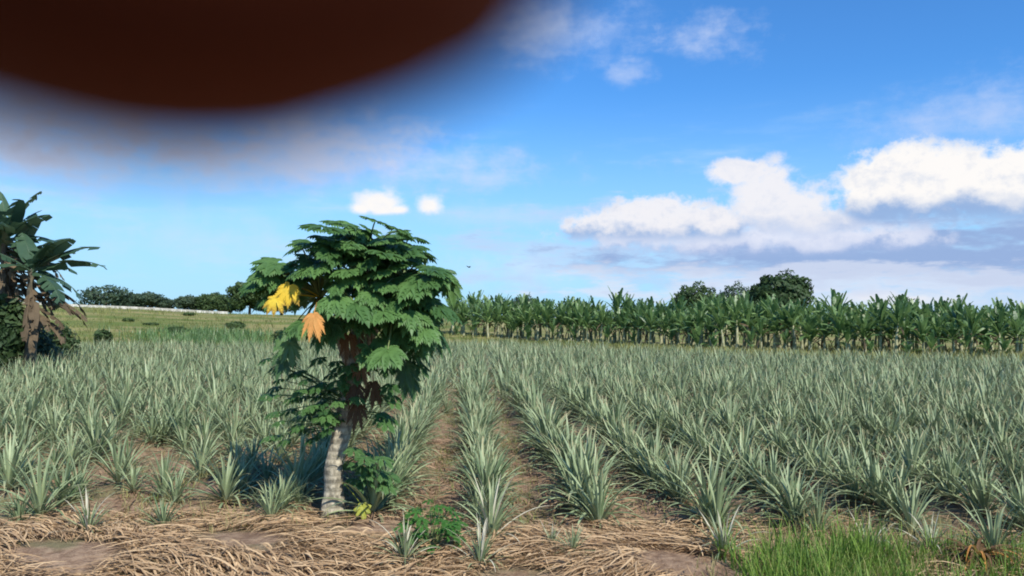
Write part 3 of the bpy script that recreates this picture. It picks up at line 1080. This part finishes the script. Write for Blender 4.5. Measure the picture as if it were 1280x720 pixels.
for k, (px_, Yb, H, lab) in enumerate(big):
    x = at(px_, 400, Yb).x
    root = empty('banana_plant', (x, Yb, float(gh(x, Yb))))
    tag(root, lab, 'banana plant', 'large bananas at the left edge')
    pts = np.array([(0, 0, -0.2), (0.05, 0, H * .35), (0.0, 0, H * .7), (-0.05, 0, H)])
    V_, F_, t = tube(pts, [0.24, 0.20, 0.16, 0.09], 12)
    link('pseudostem', make_mesh('pseudostem', V_, F_, M['pseudostem_dark'], np.full(len(V_), .5), t), root)
    for (e, ph, L) in leafset[k]:
        B = Acc()
        banana_leaf(B, np.array([0, 0, H - 0.1]), ph, L, R(e), R(26 + (90 - e) * 0.35), 0.92, 0.75, random.random(), 22, random.uniform(-0.2, 0.2))
        link('leaf', B.mesh('leaf', M['banana_dark']), root)
    for q in range(11):
        B = Acc()
        banana_leaf(B, np.array([0, 0, H - 0.4 - 0.13 * q]), random.uniform(-1.4, 1.2), random.uniform(1.6, 2.6), R(random.uniform(-35, 10)), R(60), 0.40, 1.2, random.random(), 20)
        o = link('dead_leaf', B.mesh('dead_leaf', M['banana_dead']), root)
        o['label'] = 'brown dead leaf hanging down the stem'


# ------------------------------------------------------------------ trees and shrubs
def crown_acc(lobes, n, size, rnd):
    A = Acc()
    tot = sum(l[3] * l[4] * l[5] for l in lobes)
    for (cx, cy, cz, rx, ry, rz) in lobes:
        k = int(n * rx * ry * rz / tot)
        d = rnd.normal(size=(k, 3)); d /= np.linalg.norm(d, axis=1)[:, None]
        rr = (0.62 + 0.42 * rnd.random(k) ** 0.6)[:, None]
        lump = (1 + 0.22 * np.sin(d[:, 0] * 7 + cx) * np.sin(d[:, 2] * 8 + cy))[:, None]
        P = np.array([cx, cy, cz]) + d * rr * lump * np.array([rx, ry, rz])
        a = rnd.normal(size=(k, 3)); a = a - d * (a * d).sum(1)[:, None] * 0.5; a /= np.linalg.norm(a, axis=1)[:, None]
        b_ = np.cross(d + rnd.normal(size=(k, 3)) * 0.5, a); b_ /= np.linalg.norm(b_, axis=1)[:, None]
        sz = size * (0.6 + 0.8 * rnd.random(k))[:, None]
        V_ = np.stack([P - a * sz, P - b_ * sz * 0.5, P + a * sz, P + b_ * sz * 0.5], 1).reshape(-1, 3)
        F_ = np.arange(k * 4).reshape(-1, 4)
        var = np.repeat(np.clip(0.5 * rnd.random(k) + 0.5 * (0.5 + 0.5 * np.sin(P[:, 0] * 1.9 + P[:, 2] * 2.3)), 0, 1), 4)
        A.add(V_, F_, var, np.full(k * 4, 0.4))
    return A


def tree(px_, top, wpx, Yt, label, mat, seed, group, n=2600, squash=1.0):
    rnd = np.random.default_rng(seed)
    x = at(px_, 380, Yt).x
    g = float(gh(x, Yt))
    H = (at(px_, top, Yt).z - g) * (1.22 if px_ < 400 else 1.06)
    W = wpx / FPX * Yt / 2 * 1.08
    root = empty('tree', (x, Yt, g))
    tag(root, label, 'tree', group)
    A = Acc()
    V_, F_, t = tube(np.array([(0, 0, -0.3), (0.1, 0, H * .25), (0.05, 0.1, H * .5), (0, 0, H * .8)]), [H * .045, H * .035, H * .025, H * .01], 8)
    A.add(V_, F_, .5, t)
    for k in range(6):
        q = k * 1.05 + rnd.random()
        V_, F_, t = tube(np.array([(0.05, 0, H * (.3 + .05 * k)), (W * .35 * math.cos(q), W * .35 * math.sin(q), H * (.45 + .05 * k)), (W * .7 * math.cos(q), W * .7 * math.sin(q), H * (.55 + .05 * k))]), [H * .02, H * .013, H * .006], 6)
        A.add(V_, F_, .5, t)
    link('trunk', A.mesh('trunk', M['bark']), root)
    lobes = [(0, 0, H * .64, W * .82, W * .82, H * .34)]
    for k in range(12):
        q = k * 0.55 + rnd.random() * 0.5
        rr = W * rnd.uniform(.4, .62)
        lobes.append((rr * math.cos(q), rr * math.sin(q), H * rnd.uniform(.22, .72), W * rnd.uniform(.32, .46), W * rnd.uniform(.32, .46), H * rnd.uniform(.15, .22)))
    c_ = link('crown', crown_acc(lobes, int(n * 2.2), max(0.18, W * 0.062), rnd).mesh('crown', mat), root)
    return root


GR_B = 'trees rising behind the banana plants'
tree(868, 357, 62, 128, 'round tree behind the bananas, leftmost of the three on the right', M['tree'], 1, GR_B)
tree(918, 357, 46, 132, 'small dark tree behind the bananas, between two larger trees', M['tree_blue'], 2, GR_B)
tree(975, 345, 82, 125, 'broad domed dark tree, tallest of those behind the bananas', M['tree'], 3, GR_B, 4200)
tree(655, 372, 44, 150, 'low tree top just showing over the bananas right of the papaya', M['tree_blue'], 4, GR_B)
GR_L = 'distant trees beyond the left bank'
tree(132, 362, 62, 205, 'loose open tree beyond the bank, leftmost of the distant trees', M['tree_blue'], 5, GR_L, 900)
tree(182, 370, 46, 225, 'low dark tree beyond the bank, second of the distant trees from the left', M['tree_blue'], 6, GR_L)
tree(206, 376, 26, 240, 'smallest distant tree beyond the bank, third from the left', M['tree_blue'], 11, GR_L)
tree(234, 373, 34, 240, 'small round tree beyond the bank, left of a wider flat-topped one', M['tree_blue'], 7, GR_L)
tree(266, 371, 46, 240, 'wide flat-topped distant tree beyond the bank, midway to the papaya', M['tree'], 8, GR_L)
tree(312, 358, 58, 185, 'tall dark tree beyond the bank just left of the papaya crown', M['tree'], 9, GR_L, 3400)
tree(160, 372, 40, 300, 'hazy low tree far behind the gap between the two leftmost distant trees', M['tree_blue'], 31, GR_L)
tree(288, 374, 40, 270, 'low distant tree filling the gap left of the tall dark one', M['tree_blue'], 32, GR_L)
tree(352, 355, 62, 190, 'dark tree beyond the bank, half hidden behind the papaya leaves', M['tree'], 10, GR_L, 3400)


def shrub(px_, base_py, top, wpx, Yt, label, mat, seed, n=1500, leaf=0.10):
    rnd = np.random.default_rng(seed)
    x = at(px_, 400, Yt).x
    g = float(gh(x, Yt)); H = at(px_, top, Yt).z - g; W = wpx / FPX * Yt / 2
    root = empty('shrub', (x, Yt, g))
    tag(root, label, 'shrub')
    A = Acc()
    for k in range(6):
        q = k * 1.05
        V_, F_, t = tube(np.array([(0, 0, -0.1), (W * .3 * math.cos(q), W * .3 * math.sin(q), H * .4), (W * .6 * math.cos(q), W * .6 * math.sin(q), H * .75)]), [.04, .025, .012], 5)
        A.add(V_, F_, .5, t)
    link('stems', A.mesh('stems', M['bark']), root)
    lobes = [(rnd.uniform(-.5, .5) * W, rnd.uniform(-.5, .5) * W, H * rnd.uniform(.35, .65), W * .5, W * .5, H * .35) for k in range(6)]
    link('leaves', crown_acc(lobes, n, leaf, rnd).mesh('leaves', mat), root)


shrub(8, 440, 372, 60, 31, 'dark tangled shrub under the banana clump at the left edge', M['tree'], 21, 2600, 0.14)
shrub(38, 437, 404, 70, 34, 'low dark shrub spreading right of the banana stems', M['tree_blue'], 22, 1800, 0.12)
shrub(82, 437, 402, 46, 38, 'small round green shrub right of the banana clump, standing on the meadow', M['tree'], 23, 1500, 0.11)

for q, (px_, top_, w_, Y_s, lab_) in enumerate([(222, 408, 26, 80, 'small dark bush in the middle of the meadow, left of the tall grass'), (352, 410, 34, 62, 'dull green bush at the field edge beside the papaya trunk'),
                                 (128, 412, 30, 60, 'low olive bush at the meadow edge right of the banana clump'), (190, 404, 20, 95, 'tiny dark bush high on the meadow'),
                                 (236, 391, 14, 120, 'tiny bush just below the pale wall'),
                                 (290, 402, 40, 88, 'broad low green bush in the meadow, nearest the papaya crown'), (60, 408, 34, 52, 'dark low bush between the banana clump and the meadow'), (160, 398, 18, 100, 'small bush on the slope under the distant dark trees')]):
    shrub(px_, 430, top_, w_, Y_s, lab_, M['tree'], 40 + q, 700, 0.16)

# green weed in the straw beside the bleached pineapple
random.seed(12)
wy = 8.75
wx_ = at(540, 700, wy).x
wd = empty('weed', (wx_, wy, float(gh(wx_, wy))))
tag(wd, 'bushy bright green weed growing in the straw near the bottom', 'weed')
A, B = Acc(), Acc()
for k in range(72):
    q = random.uniform(0, 6.28); rr = 0.33 * math.sqrt(random.random()); h = random.uniform(0.10, 0.52) * (1.1 - rr * 1.3)
    p = np.array([rr * math.cos(q), rr * math.sin(q), h])
    papaya_leaf(A, p, np.array([math.cos(q), math.sin(q), -0.1]), np.array([0.3 * math.cos(q), 0.3 * math.sin(q) - 0.3, 1]), random.uniform(0.13, 0.22), random.random(), 0.3, 5)
    petiole(B, np.array([0, 0, 0.0]), p, 0.03, 0.004)
link('leaves', A.mesh('leaves', M['weed']), wd)
link('stems', B.mesh('stems', M['petiole']), wd)

# collapsed dead clump at the bottom right corner
dy_ = 8.5
dx_ = at(1222, 690, dy_).x
dc = empty('dead_plant', (dx_, dy_, float(gh(dx_, dy_))))
tag(dc, 'collapsed dead pineapple plant with drooping rusty brown leaves at the bottom right', 'dead plant')
A = Acc()
for k in range(70):
    q = random.uniform(0, 6.28)
    path, side, up, ts = arc_path(q, random.uniform(0.35, 0.75), R(random.uniform(35, 85)), R(random.uniform(90, 170)), 10, random.uniform(-.5, .5), 1.0)
    path[:, 2] = np.maximum(path[:, 2] + 0.05, 0.01)
    V_, F_, t = ribbon(path, 0.038 * random.uniform(.6, 1.2) * (1 - ts ** 2) + .003, side, 0.4, up)
    A.add(V_, F_, random.random(), t)
link('drooping_leaves', A.mesh('drooping_leaves', M['brown']), dc)
A = Acc()
for k in range(12):
    q = random.uniform(3.5, 6.0)
    path, side, up, ts = arc_path(q, random.uniform(0.4, 0.7), R(random.uniform(35, 80)), R(random.uniform(110, 170)), 10, 0, 1.0)
    path[:, 2] = np.maximum(path[:, 2] + 0.06, 0.01)
    V_, F_, t = ribbon(path, 0.03 * (1 - ts ** 2) + .003, side, 0.4, up)
    A.add(V_, F_, random.random(), t)
o = link('rusty_leaves', A.mesh('rusty_leaves', M['orange']), dc)

# ------------------------------------------------------------------ parapet on the bank
pts_w = [(-40, 381.5), (40, 384), (100, 386.2), (160, 387.6), (200, 389.2), (270, 391.8), (330, 393.5)]
Vw, Fw = [], []
nseg = 60
pxs = np.linspace(20, 285, nseg)
for i, px_ in enumerate(pxs):
    py_ = np.interp(px_, [q[0] for q in pts_w], [q[1] for q in pts_w])
    Yw = 148.0
    p = at(px_, py_, Yw)
    g = float(gh(p.x, Yw))
    base = g - 0.3
    topz = g + 0.46
    for (yy, zz) in ((Yw - .15, base), (Yw - .15, topz), (Yw + .15, topz), (Yw + .15, base)):
        Vw.append((p.x, yy, zz))
for i in range(nseg - 1):
    for j in range(4):
        a = i * 4 + j; b2 = i * 4 + (j + 1) % 4
        Fw.append((a, b2, b2 + 4, a + 4))
Fw.append((0, 3, 2, 1)); e_ = (nseg - 1) * 4; Fw.append((e_, e_ + 1, e_ + 2, e_ + 3))
tag(link('low_wall', make_mesh('low_wall', Vw, Fw, M['concrete'], np.full(len(Vw), .5), np.zeros(len(Vw)), False)), 'long low pale concrete wall along the top of the far grassy bank', 'wall')

# ------------------------------------------------------------------ bird
bp_ = at(586, 334, 45)
bm_mat, bb = new_mat('bird_feather')
bb.inputs['Base Color'].default_value = (0.03, 0.03, 0.035, 1)
bird = link('bird', None)
bird.location = bp_
bird.rotation_euler = (0.1, 0.25, 0.9)
tag(bird, 'tiny dark bird flying in the sky right of the papaya', 'bird')
V_, F_, t = tube(np.array([(-.13, 0, 0), (-.10, 0, 0), (-.02, 0, 0), (.06, 0, .01), (.10, 0, .02), (.13, 0, .015)]), [.03, .015, .032, .028, .02, .003], 8)
link('body', make_mesh('body', V_, F_, bm_mat), bird)
for sg in (-1, 1):
    V_, F_, t = ribbon(np.array([(0, 0, .01), (.01, sg * .08, .05), (-.01, sg * .15, .06), (-.06, sg * .22, .04)]), [.09, .08, .06, .01], np.tile([1., 0, 0], (4, 1)), .1)
    link('wing', make_mesh('wing', V_, F_, bm_mat), bird)


# ------------------------------------------------------------------ hand of the person taking the picture
skin, sb = new_mat('skin')
tcd = skin.node_tree.nodes.new('ShaderNodeTexCoord')
nn = noise(tcd.outputs['Object'], 120.0, 4, 0.6)
skin.node_tree.links.new(mixc(nn, (0.145, 0.027, 0.010), (0.200, 0.046, 0.018)), sb.inputs['Base Color'])
sb.inputs['Roughness'].default_value = 0.75
sb.inputs['Specular IOR Level'].default_value = 0.2
nailm, nb_ = new_mat('nail')
nb_.inputs['Base Color'].default_value = (0.42, 0.26, 0.20, 1)
nb_.inputs['Roughness'].default_value = 0.3


def capsule_chain(A, pts, rad, k=14):
    """rounded tapering limb"""
    P, Rr = [], []
    pts = [np.array(p, float) for p in pts]
    d0 = pts[0] - pts[1]; d0 /= np.linalg.norm(d0)
    d1 = pts[-1] - pts[-2]; d1 /= np.linalg.norm(d1)
    for a in (85, 60, 30):
        P.append(pts[0] + d0 * rad[0] * math.sin(R(a))); Rr.append(rad[0] * math.cos(R(a)))
    for i in range(len(pts) - 1):
        for q in (0, .25, .5, .75):
            P.append(pts[i] * (1 - q) + pts[i + 1] * q); Rr.append(rad[i] * (1 - q) + rad[i + 1] * q)
    P.append(pts[-1]); Rr.append(rad[-1])
    for a in (30, 60, 85):
        P.append(pts[-1] + d1 * rad[-1] * math.sin(R(a))); Rr.append(rad[-1] * math.cos(R(a)))
    V_, F_, t = tube(np.array(P), Rr, k)
    n0 = len(V_)
    F_ = list(map(tuple, F_))
    for ring in (0, len(P) - 1):                       # close the ends
        b0 = ring * k
        for j in range(1, k // 2):
            F_.append((b0 + j - 1, b0 + j, b0 + k - 1 - j, b0 + k - j))
    A.add(V_, np.array(F_), .5, t)


mm = 0.001
A = Acc()
# camera-space millimetres: x right, y up, z towards the viewer
idx = [(-64, 6, 14), (-50, 17, -12), (-29, 17.5, -23), (-9.4, 12.3, -23), (-5.3, 12.9, -23)]
capsule_chain(A, [np.array(p) * mm for p in idx], [10.5 * mm, 9.6 * mm, 9.2 * mm, 9.1 * mm, 8.5 * mm])
for dyy, rr, ln in ((-20, 9.6, 0), (-39, 9.0, -3), (-56, 7.8, -8)):
    ch = [(-66, 4 + dyy, 14), (-63, 6 + dyy, -7), (-50 + ln, 5 + dyy, -11), (-35 + ln, 3 + dyy, -9)]
    capsule_chain(A, [np.array(p) * mm for p in ch], [rr * mm * 1.08, rr * mm, rr * mm * .92, rr * mm * .85])
th = [(-108, -8, 24), (-84, 2, 28), (-62, 4, 24), (-40, -2, 21)]
capsule_chain(A, [np.array(p) * mm for p in th], [17 * mm, 12 * mm, 10.5 * mm, 9.5 * mm])
for q in range(5):                                     # palm: broad slab between wrist and knuckles
    yk = 6 - q * 15.5
    capsule_chain(A, [np.array(p) * mm for p in [(-66, yk, 15), (-100, yk * .85 - 4, 22), (-140, -24 + (yk + 25) * .5, 20)]], [11.5 * mm, 14 * mm, 15 * mm])
capsule_chain(A, [np.array(p) * mm for p in [(-135, -24, 20), (-170, -34, 16), (-280, -95, 0)]], [23 * mm, 25 * mm, 34 * mm], 18)
V_, F_, a_, t_ = A.arrays()
tmp = bpy.data.objects.new('tmp_hand', make_mesh('tmp_hand', V_, F_, skin))
COL.objects.link(tmp)
rm = tmp.modifiers.new('r', 'REMESH'); rm.mode = 'VOXEL'; rm.voxel_size = 0.0014; rm.use_smooth_shade = True
sm = tmp.modifiers.new('s', 'SMOOTH'); sm.factor = 0.6; sm.iterations = 6
dg = bpy.context.evaluated_depsgraph_get()
hm = bpy.data.meshes.new_from_object(tmp.evaluated_get(dg))
hm.name = 'hand'
if not hm.materials: hm.materials.append(skin)
for pl_ in hm.polygons: pl_.use_smooth = True
bpy.data.objects.remove(tmp)
hand = link('hand', hm)
hand.matrix_world = m
tag(hand, 'dark blurred fingertip of the person filming, covering the upper left of the picture', 'hand')
# fingernail on the far side of the fingertip
Vn, Fn = [], []
for i in range(7):
    for j in range(7):
        u_, v_ = i / 6, j / 6 - .5
        a = v_ * 1.7
        r_ = (9.5 - 1.2 * u_ ** 3) * mm
        Vn.append(((-19 + 12 * u_) * mm, (16.3 - 2.7 * u_) * mm + math.sin(a) * r_ * .95, -23.0 * mm - math.cos(a) * r_))
for i in range(6):
    for j in range(6):
        q = i * 7 + j; Fn.append((q, q + 1, q + 8, q + 7))
link('fingernail', make_mesh('fingernail', Vn, Fn, nailm), hand)

# unseen phone added in the hand to shade the finger; camera at its lens
def rounded_box(A, x0, x1, y0, y1, z0, z1, r, b):
    """slab with rounded corners and softened rims"""
    out = []
    for cx, cy, a0 in ((x1 - r, y1 - r, 0), (x0 + r, y1 - r, 90), (x0 + r, y0 + r, 180), (x1 - r, y0 + r, 270)):
        for q in range(0, 91, 15):
            out.append((cx, cy, math.cos(R(a0 + q)), math.sin(R(a0 + q))))
    k = len(out)
    prof = [(z0, -r), (z0, -b), (z0 + b * .3, -b * .3), (z0 + b, 0), (z1 - b, 0), (z1 - b * .3, -b * .3), (z1, -b), (z1, -r)]
    V_ = []
    for z, ins in prof:
        for cx, cy, cx_, sy_ in out:
            V_.append(((cx + cx_ * (r + ins)) * mm, (cy + sy_ * (r + ins)) * mm, z * mm))
    F_ = []
    for i in range(len(prof) - 1):
        for j in range(k):
            F_.append((i * k + j, i * k + (j + 1) % k, (i + 1) * k + (j + 1) % k, (i + 1) * k + j))
    for ring in (0, len(prof) - 1):
        b0 = ring * k
        for j in range(1, k // 2):
            F_.append((b0 + j - 1, b0 + j, b0 + k - 1 - j, b0 + k - j))
    A.add(np.array(V_), np.array(F_), .5, np.zeros(len(V_)))


def plain(name, colr, rough, metal=0.0):
    mt_, b_ = new_mat(name)
    b_.inputs['Base Color'].default_value = (*colr, 1)
    b_.inputs['Roughness'].default_value = rough
    b_.inputs['Metallic'].default_value = metal
    return mt_


phone = empty('phone')
phone.matrix_world = m
tag(phone, 'black phone held sideways in the hand, unseen, added to shade the finger', 'phone')
A = Acc(); rounded_box(A, -54, 100, -60, 14, 1.6, 9.6, 8, 1.6)
body = link('body', A.mesh('body', plain('phone_shell', (0.012, 0.012, 0.014), 0.4), False), phone)
A = Acc(); rounded_box(A, -50, 96, -57, 11, 9.62, 9.9, 6, 0.1)
link('screen', A.mesh('screen', plain('screen_glass', (0.01, 0.01, 0.012), 0.06), False), phone)
ring = []
for q in range(25):
    a = 2 * math.pi * q / 24
    ring.append([(math.cos(a) * r_ * mm, math.sin(a) * r_ * mm, z * mm) for r_, z in ((6.5, 1.6), (6.4, 0.7), (5.8, 0.4), (4.6, 0.4), (4.2, 1.5))])
Vr = np.array(ring).reshape(-1, 3)
Fr = [(i * 5 + j, (i + 1) * 5 + j, (i + 1) * 5 + j + 1, i * 5 + j + 1) for i in range(24) for j in range(4)]
link('lens_ring', make_mesh('lens_ring', Vr, Fr, plain('lens_metal', (0.2, 0.2, 0.21), 0.3, 1.0)), phone)
